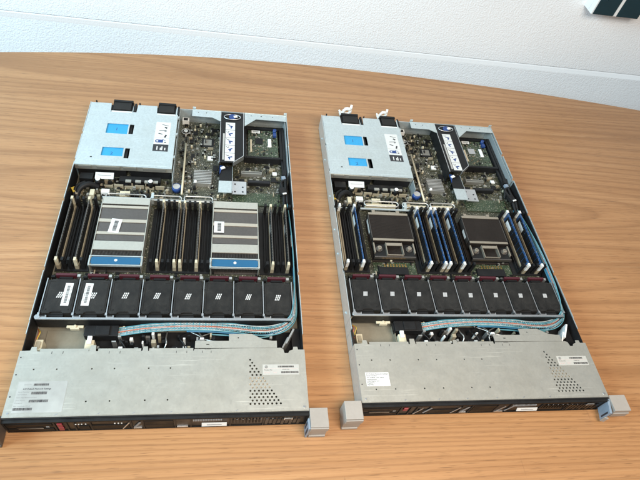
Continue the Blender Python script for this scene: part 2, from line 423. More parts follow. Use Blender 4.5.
    # ---- front bezel
    def bezel(b):
        b.box(-.2170, -.0036, .0390, .2170, -.0018, .0424, 0)              # black header strip
        b.box(-.2170, -.0112, .0392, .2170, -.0037, .0402, 0)
        b.box(-.2170, -.0118, .0372, .2170, -.0113, .0396, 2)
        b.box(-.2170, -.0116, .0010, .2170, -.0090, .0030, 2)              # bottom rail
        b.box(-.2170, -.0090, .0031, .2170, -.0037, .0391, 1)              # back of the bays
        for x in (-.217, -.1510, -.1345, -.1240, -.1020, -.0460, -.0290, .0165, .0395, .0980, .1480, .2145):
            b.box(x, -.0116, .0031, x+.0022, -.0091, .0371, 0)
        b.box(-.2140, -.0112, .0230, -.1530, -.0092, .0320, 2); b.box(-.2020, -.0109, .0165, -.1665, -.0092, .0190, 1); b.box(-.2140, -.0112, .0050, -.1530, -.0092, .0130, 2)
        b.box(-.2000, -.0114, .0142, -.1665, -.0110, .0150, 6); b.box(-.1620, -.0118, .0190, -.1575, -.0112, .0225, 3)
        b.box(-.0255, -.0114, .0060, .0150, -.0092, .0180, 2); b.box(-.0255, -.0114, .0195, .0150, -.0092, .0325, 2)
        b.box(-.1000, -.0112, .0060, -.0480, -.0092, .0200, 2); b.box(-.1180, -.0112, .0060, -.1040, -.0092, .0200, 2)
        b.box(-.0430, -.0116, .0040, -.0310, -.0092, .0065, 4); b.box(.0200, -.0116, .0040, .0360, -.0092, .0065, 4)
        for i in range(9): b.box(.1020+i*.0050, -.0116, .0150, .1045+i*.0050, -.0092, .0290, 2)
        for i in range(9): b.box(.1520+i*.0062, -.0118, .0060+(i % 2)*.004, .1560+i*.0062, -.0092, .0280, 1)
        for i in range(18): b.box(.0440+i*.0024, -.0120, .0275, .0454+i*.0024, -.0092, .0322, 3)
        for i in range(7): b.box(.1080+i*.009, -.0120, .0300, .1095+i*.009, -.0112, .0312, 3)
        if left:
            for x in (-.1215, -.1175, -.1135, -.1080): b.box(x, -.0126, .0280, x+.0018, -.0112, .0300, 5)
            for x in (-.0680, -.0630, -.0585): b.box(x, -.0126, .0280, x+.0018, -.0112, .0300, 5)
        for x in ((-.0535, .0260, -.1190) if not left else (-.0525,)):
            b.obox((x, -.0122, .0180), (.0016, .0012, .026), 0, 4, ry=.42)
            b.obox((x+.016, -.0116, .0190), (.0030, .0010, .022), 0, 3, ry=.42)
        for i, (x, y, z) in enumerate(b.v):
            if y < -.0037: b.v[i] = (x, -.0037+(y+.0037)*.55, z)
    bz = part('front_bezel', ['black', 'black_gloss', 'brown_black', 'grey_ink', 'steel_plain', 'paper', 'band'], bezel, P, key='bezel%d' % left)
    part('pull_tab', ['paper', 'grey_ink'], lambda b: [b.obox((.0752, -.0094, .0165), (.0372, .0070, .0010), 0, 0, rx=1.2), b.obox((.0752, -.0100, .0168), (.022, .0014, .0004), 0, 1, rx=1.2)], bz, key='tab')
    rb = part('release_button', ['red'], lambda b: b.box(-.0035, -.0010, -.0055, .0035, .0010, .0055), bz, (-.1425, -.0079, .0270), bevel=.0006, key='redb')
    rep(rb, bz, (-.1425, -.0079, .0125)) if left else None
    part('video_port', ['solder', 'ink'], lambda b: [b.box(.1800, -.0094, .0270, .1930, -.0084, .0335, 0), b.box(.1815, -.0097, .0285, .1915, -.0095, .0325, 1)], bz, key='vga')
    # ---- rack ears
    def ear(s):
        def fn(b):
            x0, x1 = (s*.2182, s*.2462)
            b.box(x0, -.0268, .0070, x1, .0022, .0436, 0)                       # outer block
            b.box(s*.2200, -.0285, .0005, x1, -.0100, .0065, 0)
            b.box(x0, -.0292, .0300, x1, -.0270, .0420, 0)                      # front lip
            if s < 0: return
            b.box(s*.2150, -.0285, .0010, s*.2180, -.0125, .0410, 1)            # inner cheek
            b.box(s*.2142, -.0280, .0100, s*.2149, -.0240, .0330, 2); b.box(s*.2142, -.0185, .0100, s*.2149, -.0150, .0330, 2)
        return fn
    for s in (-1, 1):
        if s == 1 and not left:
            # this latch hangs open, its lever swung out
            def open_ear(b):
                b.box(.2190, -.0255, .0240, .2490, .0015, .0432, 0); b.box(.2190, -.0275, .0215, .2490, -.0256, .0350, 0)
                i = len(b.v)
                b.box(-.0020, -.0290, -.0340, .0020, -.0040, -.0030, 1); b.box(-.0026, -.0085, -.0280, -.0021, -.0060, -.0080, 2); b.box(-.0026, -.0275, -.0280, -.0021, -.0245, -.0080, 2)
                b.xform(Matrix.Translation((.2185, .0000, .0432)) @ Matrix.Rotation(R(-14), 4, 'Z'), i)
                i = len(b.v); b.box(-.0016, -.0315, -.0350, .0050, -.0292, -.0200, 0)
                b.xform(Matrix.Translation((.2185, .0000, .0432)) @ Matrix.Rotation(R(-14), 4, 'Z'), i)
            part('rack_ear', ['ear', 'ear_blue', 'ink'], open_ear, P, bevel=.0008, label='swung open rack ear with pale blue inner face')
        else:
            part('rack_ear', ['ear_shade' if left and s < 0 else 'ear', 'ear_blue', 'ink'], ear(s), P, bevel=.0010, key='ear%d%d' % (s, left and s < 0))
    # ---- fans
    def fan(b):
        w = .0232
        b.box(-w, -.034, -.0360, w, .030, -.0020, 0)
        b.plate([(-w, -.032), (-w+.004, -.034), (-.010, -.034), (-.009, -.0315), (.009, -.0315), (.010, -.034), (w-.004, -.034), (w, -.032), (w, .028), (.014, .0305), (-.014, .0305), (-w, .028)], [], -.0018, .0004, 0)
        b.box(-.011, -.0385, -.0100, .011, -.0345, -.0030, 1)
        for s in (-1, 1):
            b.box(s*.0205, -.0290, .00045, s*.0211, .0240, .0010, 0); b.box(s*.0120, .0255, .00045, s*.0205, .0262, .0010, 0)
        b.box(-.0070, -.0305, .00045, .0070, -.0290, .0014, 0); b.cyl((-.0170, -.0270), .0012, .00045, .0011, 8, 1); b.cyl((.0170, -.0270), .0012, .00045, .0011, 8, 1)
        for x in (-.019, -.006, .007, .018): b.box(x, .0302, -.012, x+.003, .0335, -.004, 1)
    def mark(b):
        for i in range(4):
            for j in range(3):
                if left: (b.obox((-.0030+i*.0030+(j-1)*.0013, (j-1)*.0039, .00055), (.0016, .0033, .0001), -.30, 0) if i < 3 else 0)
                else: b.obox((-.0030+i*.0020+(j-1)*.0005, (j-1)*.0030, .00055), (.0017, .0030, .0001), -.16, 0)
    f0 = part('fan_module', ['black_soft', 'black'], fan, P, (FANX[0], .199, .0395), bevel=.0005, key='fan')
    part('maker_mark', ['paper' if left else 'grey_mark'], mark, f0, key='mark%d' % left)
    fans = [f0]+[rep(f0, P, (x, .199, .0395)) for x in FANX[1:]]
    for f in fans:
        f.rotation_euler = (R(rs.uniform(-.5, .5)), R(rs.uniform(-.5, .5)), R(rs.uniform(-.5, .5))); f.location.z += rs.uniform(-.0006, .0003); f.location.y += rs.uniform(-.0006, .0006)
    if left:
        def sticker(sd):
            def fn(b):
                b.box(-.0062, -.0215, .0007, .0062, .0215, .0009, 0)
                barcode(b, -.0022, -.017, .0022, .017, .00095, 1, False, sd)
                for i, y in enumerate((-.014, -.004, .007)): b.text(('AA01', '667882', 'REV B')[i], .0055 if sd == 8 else -.0030, y, .00095, .0024, 1, math.pi/2)
            return fn
        part('barcode_sticker', ['paper', 'ink'], sticker(8), fans[0], (.0105, .001, 0), rz=-.02)
        part('barcode_sticker', ['paper', 'ink'], sticker(9), fans[1], (-.0095, .002, 0), rz=-.04)
    # rails between fans and the cage bar in front of them
    rail = part('fan_rail', ['steel_plain'], lambda b: [b.box(-.0007, -.036, -.030, .0007, .033, .0, 0), b.box(-.0016, -.0375, -.002, .0016, -.033, .0016, 0)], P, (FANX[0]-.0257, .199, .0392), key='rail')
    for i in range(8): rep(rail, P, (FANX[i]+.0257, .199, .0392))
    def bar(b):
        b.box(-.2095, .1532, .0395, .1985, .1568, .0416, 0); b.box(-.2095, .1532, .0150, .1985, .1540, .0394, 1)
        for x in FANX:
            b.box(x-.0250, .1569, .0350, x-.0130, .1612, .0408, 0); b.box(x-.0232, .1592, .0409, x-.0150, .1606, .0425, 1)
            b.box(x-.0100, .1569, .0300, x+.0180, .1585, .0370, 1)
        b.cyl((-.2075, .1575), .0042, .034, .0422, 12, 0)
    part('fan_cage_bar', ['steel_plain', 'black'], bar, P, key='bar')
    conn = part('fan_connector', ['maroon', 'black', 'solder'], lambda b: [b.box(-.0165, -.0020, -.010, .0165, .0022, .0, 0), b.box(-.0105, -.006, -.012, .0105, -.0025, -.004, 1), b.box(.0175, -.003, -.012, .0225, .002, -.002, 2), b.box(-.024, -.004, -.012, -.018, .0, -.003, 1)], P, (FANX[0], .2425, .0350), key='fconn')
    for x in FANX[1:]: rep(conn, P, (x, .2425, .0350))
    clip = part('wire_clip', ['cream'], lambda b: [b.box(-.013, -.0022, -.003, .013, .0022, .0, 0), b.box(-.007, -.0048, -.005, .007, -.0024, .0012, 0), b.cyl((0, .0), .0028, -.004, .0016, 8, 0)], P, (-.1520, .1500, .0240), bevel=.0006, key='clip')
    for x in (-.1130, -.0760, -.020, .040, .100): rep(clip, P, (x, .1475, .0240))
    # ---- bay between cover and fans
    def bay(b):
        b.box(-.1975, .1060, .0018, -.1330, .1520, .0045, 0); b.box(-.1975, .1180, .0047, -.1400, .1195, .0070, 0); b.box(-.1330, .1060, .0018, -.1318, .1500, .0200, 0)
        b.box(-.1300, .1060, .0018, .2100, .1500, .0040, 1)
    part('bay_floor', ['floor_metal', 'black'], bay, P, key='bay')
    part('cable_socket', ['cream', 'tan'], lambda b: [b.box(-.2060, .1085, .0046, -.1945, .1270, .0240, 0), b.box(-.2035, .1120, .0241, -.1970, .1230, .0260, 1)], P, bevel=.0006, key='sock1')
    part('cable_socket', ['white', 'cream'], lambda b: [b.box(-.1305, .1060, .0046, -.1170, .1240, .0285, 1), b.box(-.1275, .1160, .0286, -.1205, .1290, .0330, 0)], P, bevel=.0006, key='sock2')
    part('data_cable_plug', ['black'], lambda b: [b.box(-.1345, .1300, .0150, -.0830, .1490, .0300, 0), b.box(-.1360, .1330, .0180, -.1346, .1460, .0270, 0), b.box(-.1180, .1310, .0301, -.0960, .1475, .0325, 0)], P, bevel=.0012, key='plug')
    def clutter(b):
        r = random.Random(5)
        for i in range(70):
            x = -.115+r.random()*.29; y = .104+r.random()*.030; w = .002+r.random()*.005; d = .002+r.random()*.005; hh = .008+r.random()*.018
            b.box(x, y, .004, x+w, y+d, .004+hh, r.choice((0, 0, 0, 0, 1, 2, 2, 3)))
        for k in range(7):
            x = -.10+r.random()*.2; b.tube(smooth_path([(x, .104, .012), (x+.01*r.uniform(-1, 1), .118, .022+.006*r.random()), (x+.03*r.uniform(-1, 1), .132, .020), (x+.04*r.uniform(-1, 1), .149, .010)]), .0012, 6, r.choice((0, 0, 2)))
    tag(part('backplane_parts', ['black', 'white', 'solder', 'tan'], clutter, P, key='clut'), kind='stuff')
    def side_br(b):
        b.box(.2010, .1060, .0017, .2150, .1500, .0180, 0); b.obox((.1960, .128, .020), (.003, .030, .028), -.5, 1); b.obox((.1880, .118, .018), (.0025, .022, .024), -.5, 1)
    part('side_bracket', ['black', 'white' if not left else 'solder'], side_br, P, key='sbr%d' % left)
    # ---- data cable: flat bundle over the bay, bending up the right wall
    core = [(-.086, .1385, .0250), (-.050, .1425, .0292), (-.015, .1453, .0310), (.025, .1470, .0318), (.065, .1462, .0315), (.100, .1440, .0305), (.135, .1408, .0290), (.165, .1420, .0285),
            (.188, .1490, .0310), (.2020, .1620, .0345), (.2075, .1850, .0365), (.2095, .2150, .0365), (.2105, .2450, .0360), (.2115, .2850, .0340), (.2120, .3300, .0300), (.2110, .3900, .0240), (.2090, .4400, .0180)]
    def ribbon(b):
        lanes = [('teal', -.0068), ('braid', -.0051), ('teal', -.0034), ('braid', -.0017), ('orange', 0.), ('braid', .0017), ('teal', .0034), ('braid', .0051), ('teal', .0068)]
        for li, (mn, off) in enumerate(lanes):
            pts = []
            cp = smooth_path(core, 8)
            for i, p in enumerate(cp):
                t = (cp[min(i+1, len(cp)-1)]-cp[max(i-1, 0)]).normalized(); nrm = Vector((-t.y, t.x, 0)).normalized()
                u = i/len(cp); tw = min(1, max(0, (u-.45)/.25))          # the flat strip stands on edge at the bend
                k = 1-.75*tw
                sp = math.exp(-((u-.42)/.16)**2)
                pts.append(p+nrm*(off*k*(1+.35*sp)+.0011*sp*math.sin(li*2.3+u*9))+Vector((0, 0, off*tw*1.1+.0007*math.sin(u*23+li*1.7)+.0022*sp*math.sin(li*1.9+u*6))))
            b.tube(pts, .00098, 6, {'teal': 0, 'braid': 1, 'orange': 2}[mn])
        # stitches of the flat jacket
        cp = smooth_path(core, 24)
        for i in range(6, 210, 3):
            p = cp[i]; t = (cp[i+1]-cp[i-1]).normalized(); a = math.atan2(t.y, t.x)
            n = Vector((-t.y, t.x, 0))
            for o in (-.0051, -.0020, .0020, .0051): b.obox(p+n*o+Vector((0, 0, .0010)), (.0016, .0012, .0010), a, 1 if i % 2 else 0)
    part('ribbon_cable', ['teal', 'braid', 'orange'], ribbon, P, key='ribbon')
    for j, (dy, dz, x0) in enumerate(((.0085, -.002, -.06), (-.0075, -.004, .02), (-.0100, -.008, .06), (.0105, -.007, -.02))):
        def strand(b):
            pts = [(max(x0, x) if k == 0 else x, y+dy*(1 if x < .15 else max(0, (.2-x)/.05)), z+dz) for k, (x, y, z) in enumerate(core) if x >= x0]
            b.tube(smooth_path(pts, 6), .00135, 8, 0)
        part('data_wire', ['teal' if j % 2 == 0 else 'teal_dark'], strand, P, key='strand%d' % j)
    # ---- main board and its parts
    def board(b): b.box(-.2110, .2350, .0050, .2110, .6850, .0066, 0)
    mbd = part('main_board', ['pcb'], board, P, key='board')
    for x0, x1 in ((-.2105, -.1545), (-.0560, .0565), (.1500, .2125)): part('slot_bed', ['black'], lambda b: b.box(x0, .2660, .0068, x1, .4170, .0090, 0), P, key='sbed%.3f' % x0)
    part('edge_board', ['pcb_green'], lambda b: [b.box(.0975, .436, .0068, .1960, .470, .0090, 0)], P, key='eboard')
    def smd(b):
        r = random.Random(21)
        zones = [(-.022, .066, .445, .675, 330), (.07, .205, .445, .56, 210), (.12, .20, .56, .665, 120), (-.205, -.03, .422, .492, 230), (-.15, -.06, .252, .30, 50), (.06, .15, .252, .30, 50), (-.2, .2, .2465, .2600, 70)]
        for x0, x1, y0, y1, n in zones:
            for i in range(n):
                x = x0+r.random()*(x1-x0); y = y0+r.random()*(y1-y0); k = r.random()
                if k < .60: w, d, hh, m = .0012+r.random()*.0016, .0008+r.random()*.002, .0012, r.choice((0, 2, 3, 3, 4))
                elif k < .86: w, d, hh, m = .003+r.random()*.004, .002+r.random()*.004, .002, r.choice((1, 1, 3, 2))
                elif k < .95: w, d, hh, m = .002, .004+r.random()*.008, .0045+r.random()*.003, r.choice((1, 4, 1))
                else: w, d, hh, m = .004, .004, .006, r.choice((1, 2, 5))
                if r.random() < .5: w, d = d, w
                b.box(x, y, .0064, x+w, y+d, .0067+hh, m)
        for i in range(16):
            b.cyl((-.012+r.random()*.074, .452+r.random()*.215), .0024, .0066, .0125, 10, 1, mtop=2)
    tag(part('surface_components', ['drab', 'black', 'drab_metal', 'steel_dark', 'tan', 'cream'], smd, P, key='smd'), kind='stuff')
    part('processor_chip', ['black', 'steel_dark'], lambda b: [b.box(.0262, .602, .0067, .0527, .630, .0090, 0), b.box(.0305, .607, .0091, .0480, .625, .0098, 1)], P, key='bmc')
    for (x, y, w, d) in ((.006, .640, .010, .014), (.000, .612, .008, .020), (.048, .655, .012, .008), (.006, .560, .007, .018), (.054, .530, .010, .016), (.110, .500, .012, .009), (.165, .545, .010, .007), (.178, .505, .012, .012), (.125, .535, .008, .008), (.034, .640, .009, .009)):
        part('chip', ['black'], lambda b: b.box(0, 0, 0, w, d, .0021, 0), P, (x, y, .0067), key='chip%.3f%.3f' % (x, y))
    part('chip', ['pcb_tan', 'white'], lambda b: [b.box(.0370, .5555, .0067, .0575, .5765, .0080, 0), b.box(.0410, .5600, .0081, .0530, .5720, .0100, 1)], P, key='wchip', label='small square chip with white top')
    part('chip', ['white'], lambda b: [b.box(.1822, .5250, .0067, .1915, .5340, .0095, 0)], P, key='wchip2', label='small square chip with white top')
    def chs(b):
        b.box(.0150, .4830, .0068, .0520, .5200, .0090, 0)
        for i in range(9): b.box(.0150, .4830+i*.00445, .0091, .0520, .4846+i*.00445, .0180, 0)
        b.cyl((.0195, .4875), .0028, .009, .0195, 10, 1)
    part('chipset_heatsink', ['fin' if False else 'solder', 'white'], chs, P, key='chs')
    def ring(b):
        b.cyl((-.0105, .6475), .0092, .0067, .0095, 20, 1); b.tube([(-.0105+.0090*math.cos(a*.3142), .6475+.0090*math.sin(a*.3142), .0100) for a in range(20)], .0011, 6, 0, True); b.cyl((-.0105, .6475), .0045, .0096, .0125, 14, 0)
    part('battery_holder', ['solder', 'black'], ring, P, key='ring')
    part('round_capacitor', ['navy', 'solder'], lambda b: [b.cyl((-.0175, .4700), .0090, .0067, .0190, 20, 0), b.cyl((-.0175, .4700), .0072, .01905, .0196, 20, 1)], P, key='cap')
    part('support_rod', ['cream'], lambda b: b.tube([(-.0055, .4480, .0200), (-.0060, .5200, .0200), (-.0065, .5960, .0200)], .0022, 8), P, key='rod')
    part('corner_connector', ['white', 'black'], lambda b: [b.box(-.0200, .6740, .0067, -.0050, .6860, .0180, 0), b.box(-.0175, .6760, .0181, -.0080, .6840, .0184, 1)], P, key='cconn')
    for i, (x, y, l) in enumerate(((.1140, .5260, .044), (.1285, .5000, .047))):
        part('expansion_slot', ['steel_dark', 'black'] if i == 0 else ['black', 'ink'], lambda b: [b.box(0, 0, 0, l, .0085, .0100, 0), b.box(.002, .0035, .0101, l-.002, .0050, .0104, 1)], P, (x, y-.008, .0067), bevel=.0004, key='pcie%d' % i)
    # ---- rear bracket and riser cage
    def brk(b):
        hol = [circle(.016, .6780, .0015, 8), circle(.034, .6780, .0015, 8), circle(.135, .6785, .0015, 8), circle(.158, .6785, .0017, 8), circle(.184, .6785, .0015, 8)]
        b.plate([(.0025, .6645), (.0475, .6637), (.0665, .6525), (.0665, .6865), (.0025, .6865)], hol[:2], .0413, .0425, 0)
        b.plate([(.1200, .6420), (.1460, .6676), (.2155, .6665), (.2155, .6865), (.1200, .6865)], hol[2:], .0413, .0425, 0)
        b.box(.0025, .6862, .0424, .2155, .6866, .0436, 0)
    part('rear_bracket', ['steel_blue'], brk, P, key='brk')
    def riser(b):
        b.plate([(.0672, .6870), (.0672, .5255), (.0955, .5255), (.1165, .5460), (.1165, .6880)], [], .0396, .0406, 0)
        b.box(.0660, .5250, .0070, .0671, .6860, .0395, 0); b.box(.0659, .5250, .0396, .0671, .6860, .0408, 1); b.box(.1168, .5460, .0300, .1178, .6860, .0424, 1)
        b.obox((.1066, .5355, .0365), (.0300, .0012, .0120), R(43.5), 1)
        b.box(.0680, .4820, .0280, .0940, .5248, .0292, 0)                 # narrow lower arm
        b.box(.0672, .4490, .0290, .0940, .4815, .0304, 2)
        b.box(.0945, .4540, .0200, .1245, .4900, .0212, 1); b.box(.0945, .4540, .0213, .0957, .4900, .0300, 1)
        for x, y in ((.101, .461), (.117, .461), (.101, .482), (.117, .474)): b.cyl((x, y), .0020, .0213, .0216, 8, 3)
        b.box(.0945, .4820, .0070, .0952, .5250, .0291, 2)
    rz_ = part('riser_cage', ['black', 'steel_plain', 'steel_blue', 'ink'], riser, P, key='riser')
    part('finger_ring', ['steel_plain'], lambda b: b.tube([(.0922+.0185*math.cos(a*.2618), .6700+.0085*math.sin(a*.2618), .0420) for a in range(24)], .0011, 6, 0, True), rz_, key='fring')
    part('thumb_latch', ['navy', 'white'], lambda b: [b.cyl((.0925, .6700), .0078, .0408, .0440, 18, 0), b.obox((.0990, .6690, .0446), (.008, .006, .002), .3, 1)], rz_, key='tl1')
    part('thumb_latch', ['navy', 'white'], lambda b: [b.plate([(.0682, .4990), (.0750, .5240), (.0682, .5246)], [], .0294, .0312, 0), b.obox((.0745, .5170, .0322), (.009, .006, .002), .5, 1)], rz_, key='tl2')
    def rlab(b):
        z = .0407; b.box(.0778, .5290, z, .0985, .6520, z+.0002, 0); b.box(.0778, .5290, z+.0003, .0985, .5297, z+.00035, 1)
        z += .00025
        for i in range(1, 5): b.box(.0778, .529+i*.0246-.0004, z, .0985, .529+i*.0246+.0004, z+.00006, 1)
        r = random.Random(4)
        for i in range(5):
            cy = .529+i*.0246+.0125
            b.obox((.0890, cy, z), (.0095, .0030, .0001), .5-r.random(), 2); b.obox((.0870+r.random()*.004, cy-.004, z), (.0030, .0070, .0001), .7-r.random(), 2); b.obox((.0840, cy+.005, z), (.0050, .0016, .0001), r.random(), 1)
        for i, t in enumerate(('1', '2', '3', '4', '5')): b.text(t, .0792, .529+(4-i)*.0246+.0180, z, .0050, 1)
    part('instruction_label', ['paper', 'ink', 'navy'], rlab, rz_, key='rlab')
    part('guide_strip', ['clear_label'], lambda b: b.box(.0725, .5330, .04065, .0765, .6150, .0408, 0), rz_, key='gstrip')
    def frame(b):
        for a in ((.1205, .5600, .1250, .6640), (.1995, .5600, .2050, .6640), (.1250, .5600, .1995, .5660), (.1250, .6560, .1995, .6640)): b.box(a[0], a[1], .0068, a[2], a[3], .0240, 0)
        b.box(.2055, .47, .0068, .2110, .664, .0250, 0)
    part('card_frame', ['black'], frame, P, bevel=.0005, key='cframe')
    card = part('network_card', ['pcb_green'], lambda b: b.box(.1290, .5670, .0180, .1960, .6550, .0196, 0), P, key='card')
    part('card_chip', ['white', 'clear_label'], lambda b: [b.box(.1370, .6450, .0198, .1560, .6530, .0215, 0), b.box(.1400, .6470, .0216, .1530, .6510, .0217, 1)], card, key='cc1')
    part('card_chip', ['white'], lambda b: b.box(.1735, .6000, .0198, .1815, .6270, .0225, 0), card, bevel=.0012, key='cc2')
    part('card_chip', ['cream'], lambda b: b.box(.1335, .5830, .0198, .1372, .6220, .0215, 0), card, key='cc3')
    part('card_chip', ['black' if left else 'steel_plain'], lambda b: b.box(.1450, .6090, .0198, .1620, .6270, .0214, 0), card, key='cc4%d' % left)
    part('card_latch', ['navy'], lambda b: [b.box(.1860, .6330, .0198, .1930, .6440, .0260, 0), b.cyl((.1895, .6500), .004, .0198, .0290, 12, 0)], card, key='cc5')
    def cardsmd(b):
        r = random.Random(8)
        for i in range(90):
            x = .131+r.random()*.061; y = .570+r.random()*.082; w = .001+r.random()*.003; d = .001+r.random()*.003
            b.box(x, y, .0197, x+w, y+d, .0203+r.random()*.0016, r.choice((0, 1, 2, 3)))
    tag(part('card_components', ['drab', 'black', 'drab_metal', 'black'], cardsmd, card, key='csmd'), kind='stuff')
    # ---- power supply bay
    def psu(b):
        hol = [rect(-.1715, .5915, -.1283, .6225), rect(-.1255, .5925, -.1165, .6225), rect(-.1705, .5245, -.1288, .5495), rect(-.1255, .5195, -.1160, .5490)]
        out = [(-.2160, .4975), (-.0280, .4955), (-.0285, .6895), (-.0325, .6895), (-.0335, .6630), (-.0735, .6620), (-.0750, .6895), (-.1165, .6890), (-.1175, .6635), (-.1245, .6635),
               (-.1255, .6885), (-.1262, .6610), (-.1708, .6600), (-.1730, .6885), (-.2155, .6885)]
        b.plate(out, hol, .0412, .0424, 0)
        b.box(-.2160, .4965, .0300, -.0280, .4972, .0411, 1)
        for x0, x1 in ((-.2080, -.1850), (-.1740, -.1300), (-.1230, -.0980), (-.0850, -.0400)): b.box(x0, .4955, .0330, x1, .4964, .0395, 2)
        b.box(-.0290, .4975, .0100, -.0281, .6880, .0411, 1)
        for y in (.530, .600, .655): b.box(-.0281, y, .0360, -.0250, y+.007, .0405, 0)
        for x in (-.2050, -.1130): b.cyl((x, .6915), .0016, .0360, .0450, 8, 3)
        b.box(-.1900, .5180, .04245, -.1860, .5200, .0427, 3)
    ps = part('power_supply_cover', ['steel_blue', 'steel', 'steel_dark', 'black'], psu, P, key='psu')
    for i, x in enumerate((-.1700, -.0735)):
        w = .0435 if i == 0 else .0400
        def supply(b):
            b.box(x-.042 if i == 0 else x-.038, .5000, .0020, x+.050 if i == 0 else x+.042, .6880, .0385, 0)
        part('power_supply', ['black'], supply, P, key='sup%d' % i)
        def handle(b):
            b.box(x, .6650, .0300, x+w, .6990, .0400, 0); b.box(x+.0035, .6680, .0401, x+w-.0035, .6920, .0440, 1); b.box(x+.001, .6925, .0401, x+w-.001, .6990, .0455, 0)
            b.box(x, .6612, .0390, x+w, .6648, .0428, 2)
            b.box(x+w+.003, .6640, .0330, x+w+.0075, .6930, .0430, 0)
        part('power_supply_handle', ['black', 'black_soft', 'white'], handle, P, bevel=.0008, key='hand%d' % i)
    part('release_window', ['cyan', 'navy'], lambda b: [b.box(-.1725, .5905, .0396, -.1275, .6235, .0404, 0), b.text('1', -.154, .604, .04045, .012, 1)], ps, key='rw1')
    part('release_window', ['cyan', 'navy'], lambda b: [b.box(-.1715, .5235, .0396, -.1280, .5505, .0404, 0), b.text('2', -.154, .530, .04045, .012, 1)], ps, key='rw2')
    def plab(b):
        z = .04245; b.box(-.0715, .5665, z, -.0405, .6365, z+.0002, 0); b.box(-.0715, .5455, z, -.0405, .5660, z+.0002, 1); z += .00025
        b.obox((-.0520, .6270, z), (.0140, .0014, .0001), -.25, 1); b.obox((-.0500, .6190, z), (.0040, .0060, .0001), .9, 1)
        b.obox((-.0560, .6100, z), (.0150, .0014, .0001), .1, 1); b.obox((-.0500, .6080, z), (.0050, .0040, .0001), .6, 3)
        b.obox((-.0600, .5990, z), (.0090, .0022, .0001), -.3, 1); b.obox((-.0490, .5920, z), (.0036, .0090, .0001), -.3, 1)
        b.box(-.0705, .5860, z, -.0415, .5863, z+.00005, 1)
        b.obox((-.0580, .5760, z), (.0110, .0090, .0001), 0, 2); b.cyl((-.0645, .5760), .0045, z, z+.00006, 14, 2); b.cyl((-.0645, .5760), .0022, z+.00007, z+.0001, 12, 0); b.obox((-.0480, .5730, z), (.0040, .0030, .0001), 0, 1)
        b.obox((-.0510, .5800, z), (.0080, .0012, .0001), -.5, 2)
        for i, x in enumerate((-.0640, -.0570, -.0540, -.0480)): b.box(x, .5490, z, x+.0022, .5600-(i % 2)*.004, z+.00006, 0)
    part('instruction_label', ['paper', 'ink', 'navy', 'grey_ink'], plab, ps, key='plab')
    def bits(b, q):
        x = -.2060+q.random()*.168; y = .4255+q.random()*.062; w = .0015+q.random()*.006; dd = .0015+q.random()*.005
        b.box(x, y, .0086, x+w, y+dd, .0100+q.random()**2*.012, q.choice((2, 2, 2, 3, 1, 6, 6)))
    def psb(b):
        q = random.Random(31)
        b.box(-.2100, .4240, .0068, -.0320, .4930, .0085, 0)
        [b.box(-.1990+i*.0200, .4665+(i % 3)*.0008, .0086, -.1815+i*.0200, .4695, .0150+(i % 2)*.003, 1) for i in range(8)]; [b.box(-.2060+q.random()*.17, .425+q.random()*.06, .0086, 0, 0, 0, 0) if 0 else bits(b, q) for _ in range(120)]; b.box(-.1300, .4740, .0086, -.0500, .4880, .0230, 2); b.box(-.2050, .4740, .0086, -.1800, .4900, .0260, 2)
        for x in (-.1170, -.0980, -.0800, -.0650): b.box(x, .4700, .0231, x+.011, .4760, .0262, 3)
        b.box(-.1600, .4440, .0086, -.1450, .4540, .0200, 4); b.box(-.1800, .4350, .0086, -.1720, .4500, .0220, 5)
        b.box(-.1250, .4400, .0086, -.1060, .4520, .0180, 5); b.box(-.0960, .4420, .0086, -.0700, .4500, .0160, 2)
    pbd = part('power_board', ['pcb', 'tan', 'black', 'drab_metal', 'white', 'cream', 'drab'], psb, P, key='psb')
    for x in (-.1690, -.0680): part('round_capacitor', ['black', 'white'], lambda b: [b.cyl((0, 0), .0052, 0, .0150, 16, 0), b.cyl((0, 0), .0044, .01505, .0160, 16, 1)], pbd, (x, .4710, .0140), key='pcap')
    part('paper_tag', ['paper', 'grey_ink'], lambda b: [b.obox((-.1575, .4800, .0300), (.0350, .0140, .0006), 0, 0, rx=.35), b.obox((-.1575, .4806, .0306), (.026, .0012, .0003), 0, 1, rx=.35)], P, key='ptag')
    # cables at the left rear corner
    part('power_cable', ['black', 'yellow', 'tan'], lambda b: [b.tube(smooth_path([(-.205, .420, .010), (-.200, .445, .024), (-.185, .458, .027), (-.168, .462, .016)]), .0055, 8, 0), b.tube(smooth_path([(-.209, .425, .012), (-.206, .450, .026), (-.192, .466, .024)]), .0032, 8, 0), b.obox((-.2085, .4455, .0225), (.009, .012, .006), .5, 1), b.obox((-.2040, .4390, .0235), (.004, .012, .004), .3, 2)], P, key='pcable')
    part('signal_wire', ['yellow'], lambda b: b.tube(smooth_path([(-.209, .150, .014), (-.203, .140, .022), (-.206, .130, .018), (-.200, .118, .020)]), .0009, 6), P, key='sw1')
    part('signal_wire', ['orange'], lambda b: b.tube(smooth_path([(-.211, .152, .012), (-.206, .142, .018), (-.209, .130, .014), (-.203, .118, .016)]), .0009, 6), P, key='sw2')
    # right wall cables
    def rc(b):
        b.tube(smooth_path([(.2060, .400, .018), (.2020, .430, .026), (.2010, .455, .030), (.1990, .480, .024), (.2050, .520, .018), (.2040, .570, .016)]), .0036, 8, 0)
        b.tube(smooth_path([(.2090, .410, .014), (.2075, .445, .030), (.2060, .475, .028), (.2085, .530, .022)]), .0030, 8, 0)
        b.tube(smooth_path([(.195, .470, .016), (.199, .490, .026), (.207, .500, .022), (.209, .550, .014)]), .0028, 8, 0)
        b.obox((.1985, .4560, .0320), (.012, .018, .008), .3, 0); b.obox((.2060, .5160, .0240), (.009, .015, .009), -.2, 0)
